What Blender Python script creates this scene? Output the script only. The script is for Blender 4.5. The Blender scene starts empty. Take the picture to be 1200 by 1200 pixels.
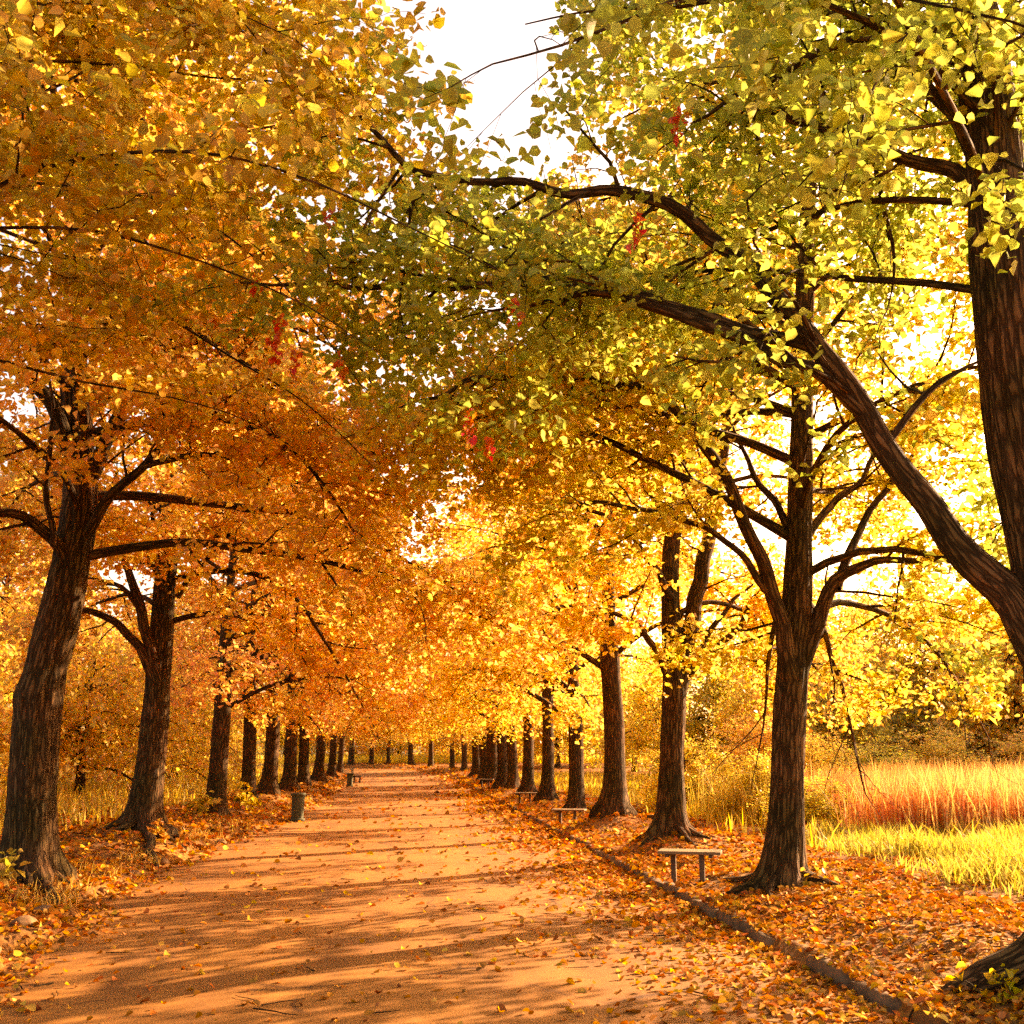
import bpy, bmesh, math, random
import numpy as np
from mathutils import Vector

SC = bpy.context.scene
COL = SC.collection
rng = np.random.default_rng(11)
random.seed(5)

# ------------------------------------------------------------------ camera
EYE = np.array([0.0, 0.0, 1.75])
TH = math.atan(.24); PS = math.atan(.1 * math.cos(TH))
FW = np.array([math.sin(PS) * math.cos(TH), math.cos(PS) * math.cos(TH), math.sin(TH)])
RT = np.array([math.cos(PS), -math.sin(PS), 0.0]); UP = np.cross(RT, FW)
cam = bpy.data.cameras.new('camera'); cam.sensor_width = 36; cam.lens = 36
cam.clip_start = .05; cam.clip_end = 3000
co = bpy.data.objects.new('camera', cam); COL.objects.link(co)
co.location = EYE; co.rotation_euler = (math.pi / 2 + TH, 0, -PS)
SC.camera = co


def P(px, py, Y):
    """the point at road distance Y that is seen in direction (px, py)"""
    d = FW + RT * (px - 600) / 1200 + UP * (600 - py) / 1200
    return EYE + d * (Y / d[1])


# ------------------------------------------------------------------ light
SUN_AZ, SUN_EL = math.radians(58), math.radians(23)
w = bpy.data.worlds.new('World'); SC.world = w; w.use_nodes = True
nt = w.node_tree
sky = nt.nodes.new('ShaderNodeTexSky'); sky.sky_type = 'NISHITA'; sky.sun_disc = False
sky.sun_elevation = SUN_EL; sky.sun_rotation = SUN_AZ
sky.dust_density = 4.0; sky.air_density = 1.0; sky.ozone_density = .6
bg = nt.nodes['Background']; bg.inputs[1].default_value = .11
nt.links.new(sky.outputs[0], bg.inputs[0])
sl = bpy.data.lights.new('sun', 'SUN'); sl.energy = 5.0; sl.angle = math.radians(.55); sl.color = (1, .86, .66)
so = bpy.data.objects.new('sun', sl); COL.objects.link(so)
sd = Vector((math.sin(SUN_AZ) * math.cos(SUN_EL), math.cos(SUN_AZ) * math.cos(SUN_EL), math.sin(SUN_EL)))
so.rotation_euler = sd.to_track_quat('Z', 'Y').to_euler(); so.location = (20, 10, 30)
vs = SC.view_settings
vs.view_transform = 'Standard'; vs.look = 'None'; vs.gamma = 1; vs.use_curve_mapping = False
vs.exposure = 2.3
vs.use_white_balance = True; vs.white_balance_temperature = 11500; vs.white_balance_tint = 28
cy = SC.cycles
cy.max_bounces = 10; cy.diffuse_bounces = 8; cy.glossy_bounces = 2; cy.transmission_bounces = 8; cy.transparent_max_bounces = 4
cy.caustics_reflective = False; cy.caustics_refractive = False
cy.use_adaptive_sampling = True; cy.adaptive_threshold = .02
cy.use_denoising = False


# ------------------------------------------------------------------ materials
def mat(name):
    m = bpy.data.materials.new(name); m.use_nodes = True
    t = m.node_tree; t.nodes.clear()
    out = t.nodes.new('ShaderNodeOutputMaterial')
    return m, t, out


def nd(t, kind, **kw):
    n = t.nodes.new(kind)
    for k, v in kw.items():
        if k.startswith('i_'):
            n.inputs[int(k[2:])].default_value = v
        else:
            setattr(n, k, v)
    return n


def ramp(t, fac, stops):
    r = t.nodes.new('ShaderNodeValToRGB')
    e = r.color_ramp.elements
    while len(e) < len(stops): e.new(.5)
    for k, (p, c) in enumerate(stops):
        e[k].position = p; e[k].color = (*c, 1)
    t.links.new(fac, r.inputs[0])
    return r.outputs[0]


def math_(t, op, a, b=None, c=None):
    n = t.nodes.new('ShaderNodeMath'); n.operation = op
    for k, v in enumerate((a, b, c)):
        if v is None: continue
        if isinstance(v, (int, float)): n.inputs[k].default_value = v
        else: t.links.new(v, n.inputs[k])
    return n.outputs[0]


def leaf_material(name, trans=.55, hue=.07, spread=.55, gloss=.03):
    m, t, out = mat(name)
    L = t.links.new
    g = nd(t, 'ShaderNodeNewGeometry'); oi = nd(t, 'ShaderNodeObjectInfo')
    r1 = g.outputs['Random Per Island']
    r2 = math_(t, 'FRACT', math_(t, 'MULTIPLY', r1, 37.17))
    r3 = math_(t, 'FRACT', math_(t, 'MULTIPLY', r1, 91.7))
    hs = nd(t, 'ShaderNodeHueSaturation')
    L(oi.outputs['Color'], hs.inputs['Color'])
    L(math_(t, 'ADD', math_(t, 'MULTIPLY', math_(t, 'SUBTRACT', r1, .5), hue), .5), hs.inputs['Hue'])
    L(math_(t, 'ADD', math_(t, 'MULTIPLY', r2, spread), 1 - spread * .55), hs.inputs['Value'])
    L(math_(t, 'ADD', math_(t, 'MULTIPLY', r3, -.12), 1.06), hs.inputs['Saturation'])
    df = nd(t, 'ShaderNodeBsdfDiffuse'); tr = nd(t, 'ShaderNodeBsdfTranslucent')
    L(hs.outputs[0], df.inputs[0])
    gm = nd(t, 'ShaderNodeGamma', i_1=.95); L(hs.outputs[0], gm.inputs[0]); L(gm.outputs[0], tr.inputs[0])
    mx = nd(t, 'ShaderNodeMixShader', i_0=trans); L(df.outputs[0], mx.inputs[1]); L(tr.outputs[0], mx.inputs[2])
    gl = nd(t, 'ShaderNodeBsdfGlossy'); gl.inputs['Roughness'].default_value = .42
    gl.inputs[0].default_value = (.9, .9, .9, 1)
    m2 = nd(t, 'ShaderNodeMixShader', i_0=gloss); L(mx.outputs[0], m2.inputs[1]); L(gl.outputs[0], m2.inputs[2])
    L(m2.outputs[0], out.inputs[0])
    return m


def principled(t, out, rough=.85, spec=.25):
    b = nd(t, 'ShaderNodeBsdfPrincipled'); b.inputs['Roughness'].default_value = rough
    b.inputs['Specular IOR Level'].default_value = spec
    t.links.new(b.outputs[0], out.inputs[0])
    return b


def bark_material():
    m, t, out = mat('bark'); L = t.links.new
    tc = nd(t, 'ShaderNodeTexCoord')
    mp = nd(t, 'ShaderNodeMapping'); mp.inputs['Scale'].default_value = (1, 1, .13); at = nd(t, 'ShaderNodeAttribute', attribute_name='grain'); L(at.outputs['Vector'], mp.inputs[0])
    n1 = nd(t, 'ShaderNodeTexNoise'); n1.inputs['Scale'].default_value = 26; n1.inputs['Detail'].default_value = 5
    n1.inputs['Distortion'].default_value = .7; L(mp.outputs[0], n1.inputs[0])
    vo = nd(t, 'ShaderNodeTexVoronoi', feature='DISTANCE_TO_EDGE'); vo.inputs['Scale'].default_value = 24
    mxv = nd(t, 'ShaderNodeMixRGB', i_0=.06); L(mp.outputs[0], mxv.inputs[1]); L(n1.outputs['Color'], mxv.inputs[2])
    L(mxv.outputs[0], vo.inputs[0])
    n2 = nd(t, 'ShaderNodeTexNoise'); n2.inputs['Scale'].default_value = 1.6; n2.inputs['Detail'].default_value = 3; L(tc.outputs['Object'], n2.inputs[0])
    crack = ramp(t, vo.outputs['Distance'], [(0, (0, 0, 0)), (.22, (1, 1, 1))])
    h = math_(t, 'ADD', math_(t, 'MULTIPLY', crack, .6), math_(t, 'MULTIPLY', n1.outputs[0], .6))
    c1 = ramp(t, h, [(.15, (.018, .011, .006)), (.6, (.078, .044, .024)), (1, (.15, .09, .05))])
    c2 = ramp(t, n2.outputs[0], [(.35, (.62, .72, .45)), (.65, (1.2, 1.0, .82))])
    mu = nd(t, 'ShaderNodeMixRGB', blend_type='MULTIPLY', i_0=1); L(c1, mu.inputs[1]); L(c2, mu.inputs[2])
    b = principled(t, out, .9, .15); L(mu.outputs[0], b.inputs['Base Color'])
    bp = nd(t, 'ShaderNodeBump'); bp.inputs['Strength'].default_value = 1.0; bp.inputs['Distance'].default_value = .045
    L(h, bp.inputs['Height']); L(bp.outputs[0], b.inputs['Normal'])
    return m


def ground_material():
    m, t, out = mat('leaf_litter_soil'); L = t.links.new
    tc = nd(t, 'ShaderNodeTexCoord'); o = tc.outputs['Object']
    vo = nd(t, 'ShaderNodeTexVoronoi'); vo.inputs['Scale'].default_value = 15; vo.inputs['Randomness'].default_value = 1
    ns = nd(t, 'ShaderNodeTexNoise'); ns.inputs['Scale'].default_value = 9; ns.inputs['Detail'].default_value = 4; L(o, ns.inputs[0])
    mx = nd(t, 'ShaderNodeMixRGB', i_0=.12); L(o, mx.inputs[1]); L(ns.outputs['Color'], mx.inputs[2]); L(mx.outputs[0], vo.inputs[0])
    sp = nd(t, 'ShaderNodeSeparateColor'); L(vo.outputs['Color'], sp.inputs[0])
    leaf = ramp(t, sp.outputs[0], [(0, (.09, .035, .012)), (.35, (.22, .08, .02)), (.7, (.34, .14, .03)), (1, (.42, .2, .05))])
    n3 = nd(t, 'ShaderNodeTexNoise'); n3.inputs['Scale'].default_value = 1.1; n3.inputs['Detail'].default_value = 6; L(o, n3.inputs[0])
    soil = ramp(t, n3.outputs[0], [(.3, (.09, .045, .02)), (.7, (.2, .1, .045))])
    k = ramp(t, n3.outputs[0], [(.42, (1, 1, 1)), (.6, (.25, .25, .25))])
    m1 = nd(t, 'ShaderNodeMixRGB'); L(k, m1.inputs[0]); L(soil, m1.inputs[1]); L(leaf, m1.inputs[2])
    b = principled(t, out, .9, .1); L(m1.outputs[0], b.inputs['Base Color'])
    bp = nd(t, 'ShaderNodeBump'); bp.inputs['Strength'].default_value = .8; bp.inputs['Distance'].default_value = .03
    L(math_(t, 'ADD', vo.outputs['Distance'], n3.outputs[0]), bp.inputs['Height']); L(bp.outputs[0], b.inputs['Normal'])
    return m


def road_material():
    m, t, out = mat('worn_asphalt'); L = t.links.new
    tc = nd(t, 'ShaderNodeTexCoord'); o = tc.outputs['Object']
    n1 = nd(t, 'ShaderNodeTexNoise'); n1.inputs['Scale'].default_value = .8; n1.inputs['Detail'].default_value = 8; n1.inputs['Roughness'].default_value = .65; L(o, n1.inputs[0])
    n2 = nd(t, 'ShaderNodeTexNoise'); n2.inputs['Scale'].default_value = 90; n2.inputs['Detail'].default_value = 3; L(o, n2.inputs[0])
    base = ramp(t, n1.outputs[0], [(.3, (.19, .070, .014)), (.55, (.27, .106, .021)), (.75, (.34, .14, .031))])
    mpw = nd(t, 'ShaderNodeMapping'); mpw.inputs['Scale'].default_value = (1.1, .09, 1); L(o, mpw.inputs[0])
    nw = nd(t, 'ShaderNodeTexNoise'); nw.inputs['Scale'].default_value = 1.6; nw.inputs['Detail'].default_value = 5; L(mpw.outputs[0], nw.inputs[0])
    wear = ramp(t, nw.outputs[0], [(.35, (.74, .72, .70)), (.62, (1.12, 1.12, 1.12))])
    mw = nd(t, 'ShaderNodeMixRGB', blend_type='MULTIPLY', i_0=.8); L(base, mw.inputs[1]); L(wear, mw.inputs[2]); base = mw.outputs[0]
    gr = ramp(t, n2.outputs[0], [(.3, (.9, .9, .9)), (.7, (1.06, 1.06, 1.06))])
    mu = nd(t, 'ShaderNodeMixRGB', blend_type='MULTIPLY', i_0=1); L(base, mu.inputs[1]); L(gr, mu.inputs[2])
    nz = nd(t, 'ShaderNodeTexNoise'); nz.inputs['Scale'].default_value = 1.5; nz.inputs['Detail'].default_value = 5; L(o, nz.inputs[0])
    mx = nd(t, 'ShaderNodeMixRGB', i_0=.3); L(o, mx.inputs[1]); L(nz.outputs['Color'], mx.inputs[2])
    vo = nd(t, 'ShaderNodeTexVoronoi', feature='DISTANCE_TO_EDGE'); vo.inputs['Scale'].default_value = .75; L(mx.outputs[0], vo.inputs[0])
    ck = ramp(t, vo.outputs['Distance'], [(.0, (.35, .3, .28)), (.008, (.6, .58, .55)), (.014, (1, 1, 1))])
    cm = ramp(t, nz.outputs[0], [(.45, (0, 0, 0)), (.6, (1, 1, 1))])
    m3 = nd(t, 'ShaderNodeMixRGB', blend_type='MULTIPLY'); L(cm, m3.inputs[0]); L(mu.outputs[0], m3.inputs[1]); L(ck, m3.inputs[2])
    b = principled(t, out, .82, .25); L(m3.outputs[0], b.inputs['Base Color'])
    bp = nd(t, 'ShaderNodeBump'); bp.inputs['Strength'].default_value = .3; bp.inputs['Distance'].default_value = .008
    hh = math_(t, 'ADD', math_(t, 'MULTIPLY', n2.outputs[0], .5), math_(t, 'MULTIPLY', n1.outputs[0], 1.5))
    L(hh, bp.inputs['Height']); L(bp.outputs[0], b.inputs['Normal'])
    return m


def plain(name, c0, c1, scale=8, rough=.8, bump=.3, stretch=(1, 1, 1)):
    m, t, out = mat(name); L = t.links.new
    tc = nd(t, 'ShaderNodeTexCoord')
    mp = nd(t, 'ShaderNodeMapping'); mp.inputs['Scale'].default_value = stretch; L(tc.outputs['Object'], mp.inputs[0])
    n = nd(t, 'ShaderNodeTexNoise'); n.inputs['Scale'].default_value = scale; n.inputs['Detail'].default_value = 6; L(mp.outputs[0], n.inputs[0])
    c = ramp(t, n.outputs[0], [(.3, c0), (.7, c1)])
    b = principled(t, out, rough, .25); L(c, b.inputs['Base Color'])
    bp = nd(t, 'ShaderNodeBump'); bp.inputs['Strength'].default_value = bump; bp.inputs['Distance'].default_value = .02
    L(n.outputs[0], bp.inputs['Height']); L(bp.outputs[0], b.inputs['Normal'])
    return m


M_LEAF = leaf_material('autumn_leaf', trans=.62)
M_LITTER = leaf_material('fallen_leaf', trans=.15, hue=.035, spread=.9, gloss=.006)
M_BLADE = leaf_material('grass_blade', trans=.5, hue=.05, spread=.6)
M_BARK = bark_material()
M_GROUND = ground_material()
M_ROAD = road_material()
M_KERB = plain('kerb_stone', (.085, .05, .028), (.21, .125, .07), 6, .9, .8)
M_STONE = plain('rough_stone', (.12, .06, .03), (.27, .15, .075), 9, .9, .8)
M_WOOD = plain('weathered_wood', (.12, .08, .045), (.25, .17, .10), 10, .7, .4, (8, 1, 8))
M_POST = plain('bench_post', (.06, .04, .03), (.12, .08, .05), 10, .8, .3)
M_BIN = plain('bin_concrete', (.045, .05, .03), (.10, .10, .06), 12, .85, .5)
M_IRON = plain('dark_iron', (.02, .016, .013), (.05, .04, .03), 20, .55, .2)


# ------------------------------------------------------------------ mesh helpers
def mesh_from(name, V, loops, sizes, m, smooth=False):
    me = bpy.data.meshes.new(name)
    V = np.asarray(V, dtype=np.float32); loops = np.asarray(loops, dtype=np.int32); sizes = np.asarray(sizes, dtype=np.int32)
    me.vertices.add(len(V)); me.vertices.foreach_set('co', V.ravel())
    me.loops.add(len(loops)); me.loops.foreach_set('vertex_index', loops)
    me.polygons.add(len(sizes))
    starts = np.concatenate([[0], np.cumsum(sizes)[:-1]]).astype(np.int32)
    me.polygons.foreach_set('loop_start', starts)
    me.polygons.foreach_set('loop_total', sizes)
    if smooth: me.polygons.foreach_set('use_smooth', np.ones(len(sizes), dtype=bool))
    me.update(calc_edges=True); me.validate()
    me.materials.append(m)
    return me


def put(name, me, parent=None, loc=None):
    o = bpy.data.objects.new(name, me); COL.objects.link(o)
    if parent: o.parent = parent
    if loc is not None: o.location = loc
    return o


def tag(o, label=None, cat=None, group=None, kind=None):
    if label: o['label'] = label
    if cat: o['category'] = cat
    if group: o['group'] = group
    if kind: o['kind'] = kind
    return o


def empty(name, loc, rz=0):
    o = bpy.data.objects.new(name, None); COL.objects.link(o)
    o.location = loc; o.rotation_euler = (0, 0, rz); o.empty_display_size = .3
    return o


def bm_mesh(name, bm, m, smooth=False):
    me = bpy.data.meshes.new(name); bm.to_mesh(me); bm.free(); me.materials.append(m)
    if smooth:
        for p in me.polygons: p.use_smooth = True
    return me


def bm_box(bm, size, loc=(0, 0, 0), bev=.01, rot=None):
    r = bmesh.ops.create_cube(bm, size=1)
    vs_ = r['verts']
    for v in vs_: v.co = Vector((v.co.x * size[0], v.co.y * size[1], v.co.z * size[2]))
    if bev:
        es = list({e for v in vs_ for e in v.link_edges})
        rb = bmesh.ops.bevel(bm, geom=es, offset=bev, segments=2, affect='EDGES', profile=.6)
        vs_ = list({v for f in rb['faces'] for v in f.verts} | {v for v in vs_ if v.is_valid})
    for v in vs_:
        if rot is not None: v.co = rot @ v.co
        v.co += Vector(loc)
    return vs_


# ------------------------------------------------------------------ terrain
def rise(Y):
    y = np.clip(np.asarray(Y, float), 48, 104)
    return .00036 * (y - 48) ** 2


XR_Y = [-60, 8, 30, 55, 72, 80, 87, 92.5, 95.5, 97, 98, 99, 100]
XR_X = [3.45, 3.38, 3.52, 3.6, 3.6, 3.25, 2.2, .6, -2, -6, -14, -60, -90]
XL_Y = [-60, 8, 12, 16, 21, 27, 31, 50, 72, 80, 84, 86.5, 88, 89, 90, 91]
XL_X = [-3.1, -3.15, -3.6, -4.0, -3.95, -3.7, -3.6, -3.9, -3.9, -4.3, -5.5, -8, -14, -40, -80, -200]


def xr(Y): return np.interp(Y, XR_Y, XR_X)
def xl(Y):
    return np.interp(Y, XL_Y, XL_X) + .12 * np.sin(np.asarray(Y) * 1.7) + .08 * np.sin(np.asarray(Y) * 3.9 + 1)


def sm(x, a, b):
    t = np.clip((x - a) / (b - a), 0, 1); return t * t * (3 - 2 * t)


MOUNDS = []     # x, y, amplitude, radius


def und(X, Y):
    return (.035 * np.sin(X * 1.3 + .7 * Y) + .03 * np.sin(Y * 1.1 - .5 * X + 1.3) + .018 * np.sin(3.1 * X + 1.7 * Y + 2)
            + .015 * np.sin(2.3 * Y - 2.9 * X) + .008 * np.sin(7 * X + 5 * Y))


def G(X, Y, mounds=True):
    X = np.asarray(X, float); Y = np.asarray(Y, float)
    a = X - xr(Y); b = xl(Y) - X
    z = rise(Y) - .04
    inside = (a < 0) & (b < 0)
    vr = .14 * sm(a, .02, .16) + .13 * sm(a, .3, 1.4)
    vl = .16 * sm(b, -.02, .22) + .2 * sm(b, .25, 1.5)
    side = np.where(a >= 0, vr, np.where(b >= 0, vl, 0))
    z = z + side + np.where(inside, 0, und(X, Y) * np.where(a >= 0, sm(a, .1, .8), sm(b, .1, .6)))
    if mounds:
        for (mx, my, am, rr) in MOUNDS:
            d2 = ((X - mx) ** 2 + (Y - my) ** 2) / rr ** 2
            z = z + am * np.exp(-d2) * np.where(inside, 0, 1)
    far = sm(np.abs(X) - 14, 0, 40)
    return z + far * (.6 * np.sin(X * .05) * np.sin(Y * .04 + 1))


def add_mound(x, y, z, rr=.95):
    am = float(z - G(x, y, False))
    MOUNDS.append((x, y, am, rr))


# tree bases: name -> (X, Y, Z)
RIGHT = {'R0': (5.15, 7.25, .16), 'A': (4.7, 13.19, .19), 'B': (4.7, 18.8, .46), 'C': (4.7, 24.3, .5), 'D': (4.72, 30.2, .28),
         'E': (4.7, 36.2, .38), 'F': (4.7, 42.0, .42), 'G': (4.7, 48.3, .38), 'H': (4.7, 54.0, .33), 'I': (4.7, 61.0, .36),
         'J': (4.75, 67.3, .42), 'K': (4.7, 75.0, .5)}
BEND = {'M1': (4.35, 85.0, .68), 'M2': (3.55, 90.0, .72), 'M3': (1.95, 95.0, .9), 'M4': (.15, 98.2, 1.05), 'M5': (-1.9, 99.0, 1.05),
        'M6': (-3.6, 99.4, 1.05), 'M7': (-5.4, 99.8, 1.1)}
LEFT = {'L0': (-5.2, 8.4, .2), 'L1': (-5.0, 14.89, .23), 'L2': (-5.0, 20.7, .45), 'L3': (-5.0, 28.1, .24), 'L4': (-5.05, 33.8, .48),
        'L5': (-5.0, 38.3, .55), 'L6': (-5.0, 44.9, .52), 'L7': (-5.0, 50.9, .58), 'L8': (-5.05, 59.8, .58), 'L9': (-5.0, 68.5, .6),
        'L10': (-5.0, 76.5, .72)}
for d in (RIGHT, LEFT, BEND):
    for k, (x, y, z) in d.items(): add_mound(x, y, z)


def axis(parts):
    out = []
    for a, b, s in parts: out.append(np.arange(a, b - 1e-6, s))
    out.append([parts[-1][1]])
    return np.concatenate(out)


def grid_mesh(name, xs, ys, zf, m):
    X, Y = np.meshgrid(xs, ys); Z = zf(X, Y)
    V = np.stack([X, Y, Z], -1).reshape(-1, 3)
    nx, ny = len(xs), len(ys)
    i = np.arange(nx * ny).reshape(ny, nx)
    q = np.stack([i[:-1, :-1], i[:-1, 1:], i[1:, 1:], i[1:, :-1]], -1).reshape(-1, 4)
    return mesh_from(name, V, q.ravel(), np.full(len(q), 4), m, True)


xs = axis([(-900, -120, 60), (-120, -30, 6), (-30, -9, 1), (-9, 9, .11), (9, 20, .4), (20, 60, 3), (60, 180, 12), (180, 900, 60)])
ys = axis([(-300, -10, 20), (-10, 4, 1), (4, 26, .14), (26, 60, .4), (60, 110, .6), (110, 200, 10), (200, 1500, 80)])
tag(put('ground', grid_mesh('ground', xs, ys, G, M_GROUND)), kind='structure')


def road_mesh():
    ys_ = np.concatenate([np.arange(-12, 40, .25), np.arange(40, 84, .5)])
    n = 26; V = []; rows = 0
    for y in ys_:
        a, b = float(xl(y)) - .12, float(xr(y)) + .02
        for k in range(n):
            x = a + (b - a) * k / (n - 1); V.append((x, y, rise(y) + .03 * (1 - ((x) / 3.8) ** 2) * 0 + .006 * math.sin(x * 1.9 + y)))
        rows += 1
    # the bend: from the row at Y = 84 round to the left
    Lp = [(-5.7, 84), (-8, 86.5), (-14, 88), (-40, 89), (-60, 89.5)]
    Rp = [(2.7, 84.0), (.7, 92.5), (-2, 95.5), (-14, 98), (-60, 99)]
    for s in np.linspace(.04, 4, 70):
        i = min(int(s), 3); f = s - i
        l = np.array(Lp[i]) * (1 - f) + np.array(Lp[i + 1]) * f; r = np.array(Rp[i]) * (1 - f) + np.array(Rp[i + 1]) * f
        for k in range(n):
            p = l + (r - l) * k / (n - 1); V.append((p[0], p[1], float(rise(p[1]))))
        rows += 1
    i = np.arange(rows * n).reshape(rows, n)
    q = np.stack([i[:-1, :-1], i[:-1, 1:], i[1:, 1:], i[1:, :-1]], -1).reshape(-1, 4)
    return mesh_from('road', V, q.ravel(), np.full(len(q), 4), M_ROAD, True)


tag(put('road', road_mesh()), kind='structure')


def kerb_mesh():
    V = []; loops = []; sizes = []
    y = 2.0
    while y < 78:
        ln = random.uniform(.7, 1.15) if y < 40 else random.uniform(1.4, 2.2)
        if random.random() < .9:
            w_ = random.uniform(.13, .17); h = random.uniform(.075, .12); dx = random.uniform(-.03, .03); dr = random.uniform(-.03, .03)
            nseg = 7; base = len(V)
            for k in range(nseg):
                t = k / (nseg - 1); yy = y + ln * t; x0 = float(xr(yy)) + .03 + dx + dr * (t - .5); z0 = float(rise(yy))
                e = .018 if 0 < k < nseg - 1 else .035
                j = lambda s=.009: random.uniform(-s, s)
                V += [(x0 + j(), yy, z0 - .06), (x0 + j(), yy, z0 + h - e - .01 + j()), (x0 + e + j(), yy, z0 + h - (e - .018) + j()),
                      (x0 + w_ - e + j(), yy, z0 + h - (e - .018) + j()), (x0 + w_ + j(), yy, z0 + h - e + j()), (x0 + w_, yy, z0 - .06)]
            for k in range(nseg - 1):
                for c in range(5):
                    a = base + k * 6 + c; loops += [a, a + 6, a + 7, a + 1]; sizes.append(4)
            loops += list(range(base, base + 6)); sizes.append(6)
            e0 = base + (nseg - 1) * 6; loops += list(range(e0 + 5, e0 - 1, -1)); sizes.append(6)
        y += ln + random.uniform(.015, .05)
    return mesh_from('kerb', V, loops, sizes, M_KERB)


tag(put('kerb', kerb_mesh()), kind='structure')


# ------------------------------------------------------------------ trees
def nrm(v): return v / (np.linalg.norm(v) + 1e-9)


def smooth_line(pts, rad, step):
    """Catmull-Rom through pts with radii, sampled about every step metres"""
    p = np.asarray(pts, float); r = np.asarray(rad, float)
    p2 = np.vstack([2 * p[0] - p[1], p, 2 * p[-1] - p[-2]])
    out = []; ro = []
    for i in range(len(p) - 1):
        a, b, c, d = p2[i:i + 4]
        n = max(1, int(np.linalg.norm(c - b) / step + .5))
        t = np.linspace(0, 1, n, endpoint=False)[:, None]
        out.append(.5 * (2 * b + (c - a) * t + (2 * a - 5 * b + 4 * c - d) * t ** 2 + (3 * b - a - 3 * c + d) * t ** 3))
        ro.append(r[i] + (r[i + 1] - r[i]) * t[:, 0])
    out.append(p[-1:]); ro.append(r[-1:])
    return np.vstack(out), np.concatenate(ro)


class Wood:
    def __init__(s): s.V = []; s.L = []; s.S = []; s.n = 0; s.B = []

    def tube(s, pts, rad, sides, mod=None):
        p = np.asarray(pts); n = len(p)
        tg = np.gradient(p, axis=0); tg /= (np.linalg.norm(tg, axis=1)[:, None] + 1e-9)
        ref = np.array([1., 0, 0]) if abs(tg[0][0]) < .8 else np.array([0, 1., 0])
        u = nrm(ref - tg[0] * (ref @ tg[0])); ang = np.arange(sides) * 2 * math.pi / sides
        rings = []
        for k in range(n):
            u = nrm(u - tg[k] * (u @ tg[k])); v = np.cross(tg[k], u)
            rr = np.full(sides, rad[k])
            if mod is not None: rr = rr * mod(k, p[k], ang)
            rings.append(p[k] + np.cos(ang)[:, None] * u * rr[:, None] + np.sin(ang)[:, None] * v * rr[:, None])
        V = np.vstack(rings)
        run = np.concatenate([[0], np.cumsum(np.linalg.norm(np.diff(p, axis=0), axis=1))]) + s.n * .37
        rr = np.maximum(np.asarray(rad), .012)[:, None]
        s.B.append(np.stack([np.cos(ang)[None] * rr, np.sin(ang)[None] * rr, np.repeat(run[:, None], sides, 1)], -1).reshape(-1, 3))
        i = (np.arange(n * sides).reshape(n, sides) + s.n); j = np.roll(i, -1, 1)
        q = np.stack([i[:-1], j[:-1], j[1:], i[1:]], -1).reshape(-1, 4)
        s.V.append(V); s.L.append(q.ravel()); s.S.append(np.full(len(q), 4))
        s.L.append(i[-1]); s.S.append(np.array([sides])); s.n += len(V)

    def mesh(s, name, m=None):
        me = mesh_from(name, np.vstack(s.V), np.concatenate(s.L), np.concatenate(s.S), m or M_BARK, True)
        at = me.attributes.new('grain', 'FLOAT_VECTOR', 'POINT')
        at.data.foreach_set('vector', np.vstack(s.B).astype(np.float32).ravel())
        return me


LEAF6 = np.array([(0, 0, 0), (-.42, .22, .10), (-.40, .62, .10), (0, 1.05, -.06), (.40, .62, .10), (.42, .22, .10)])
LEAF4 = np.array([(0, 0, 0), (-.44, .45, .07), (0, 1.05, 0), (.44, .45, .07)])


def leaves_mesh(name, pos, size, m, six=True, up=.55, droop=.25, g=None):
    """one small folded leaf per position, turned at random with its face mostly skyward"""
    g = g or rng
    n = len(pos)
    nr = g.normal(size=(n, 3)); nr /= np.linalg.norm(nr, axis=1)[:, None]
    nr[:, 2] = np.abs(nr[:, 2]) + up; nr /= np.linalg.norm(nr, axis=1)[:, None]
    d = g.normal(size=(n, 3)); d[:, 2] -= droop
    d -= nr * np.sum(d * nr, 1)[:, None]; d /= (np.linalg.norm(d, axis=1)[:, None] + 1e-9)
    x = np.cross(d, nr)
    T = LEAF6 if six else LEAF4
    sz = size * (.5 + .85 * g.random(n))
    cx = T[None, :, 0] * (.85 + .3 * g.random((n, 1))); fold = T[None, :, 2] * (.3 + 2.2 * g.random((n, 1)))
    fold = np.repeat(fold, 1, 0); fold[:, 3 if six else 2] += g.uniform(-.45, .12, n); fold[:, 2 if six else 1] += g.uniform(-.12, .12, n)
    V = pos[:, None, :] + sz[:, None, None] * (cx[:, :, None] * x[:, None, :] + T[None, :, 1, None] * d[:, None, :] + fold[:, :, None] * nr[:, None, :])
    b = np.arange(n)[:, None] * len(T)
    if six: F = np.concatenate([b + np.array([[0, 3, 2, 1]]), b + np.array([[0, 5, 4, 3]])], 1).reshape(-1, 4)
    else: F = (b + np.array([[0, 3, 2, 1]])).reshape(-1, 4)
    return mesh_from(name, V.reshape(-1, 3), F.ravel(), np.full(len(F), 4), m)


def side_dir(tg, g, upb):
    """a direction that leaves a branch sideways"""
    v = g.normal(size=3); v[2] = v[2] * .55 + upb
    v = v - tg * (v @ tg) * .9
    return nrm(nrm(v) * .85 + tg * .6)


def bough(start, d0, length, sag, g, n=5, wob=.10):
    p = [np.array(start)]; d = np.array(d0)
    for k in range(n):
        d = nrm(d + g.normal(size=3) * wob + np.array([0, 0, -sag]))
        p.append(p[-1] + d * length / n)
    return np.array(p)


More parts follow.
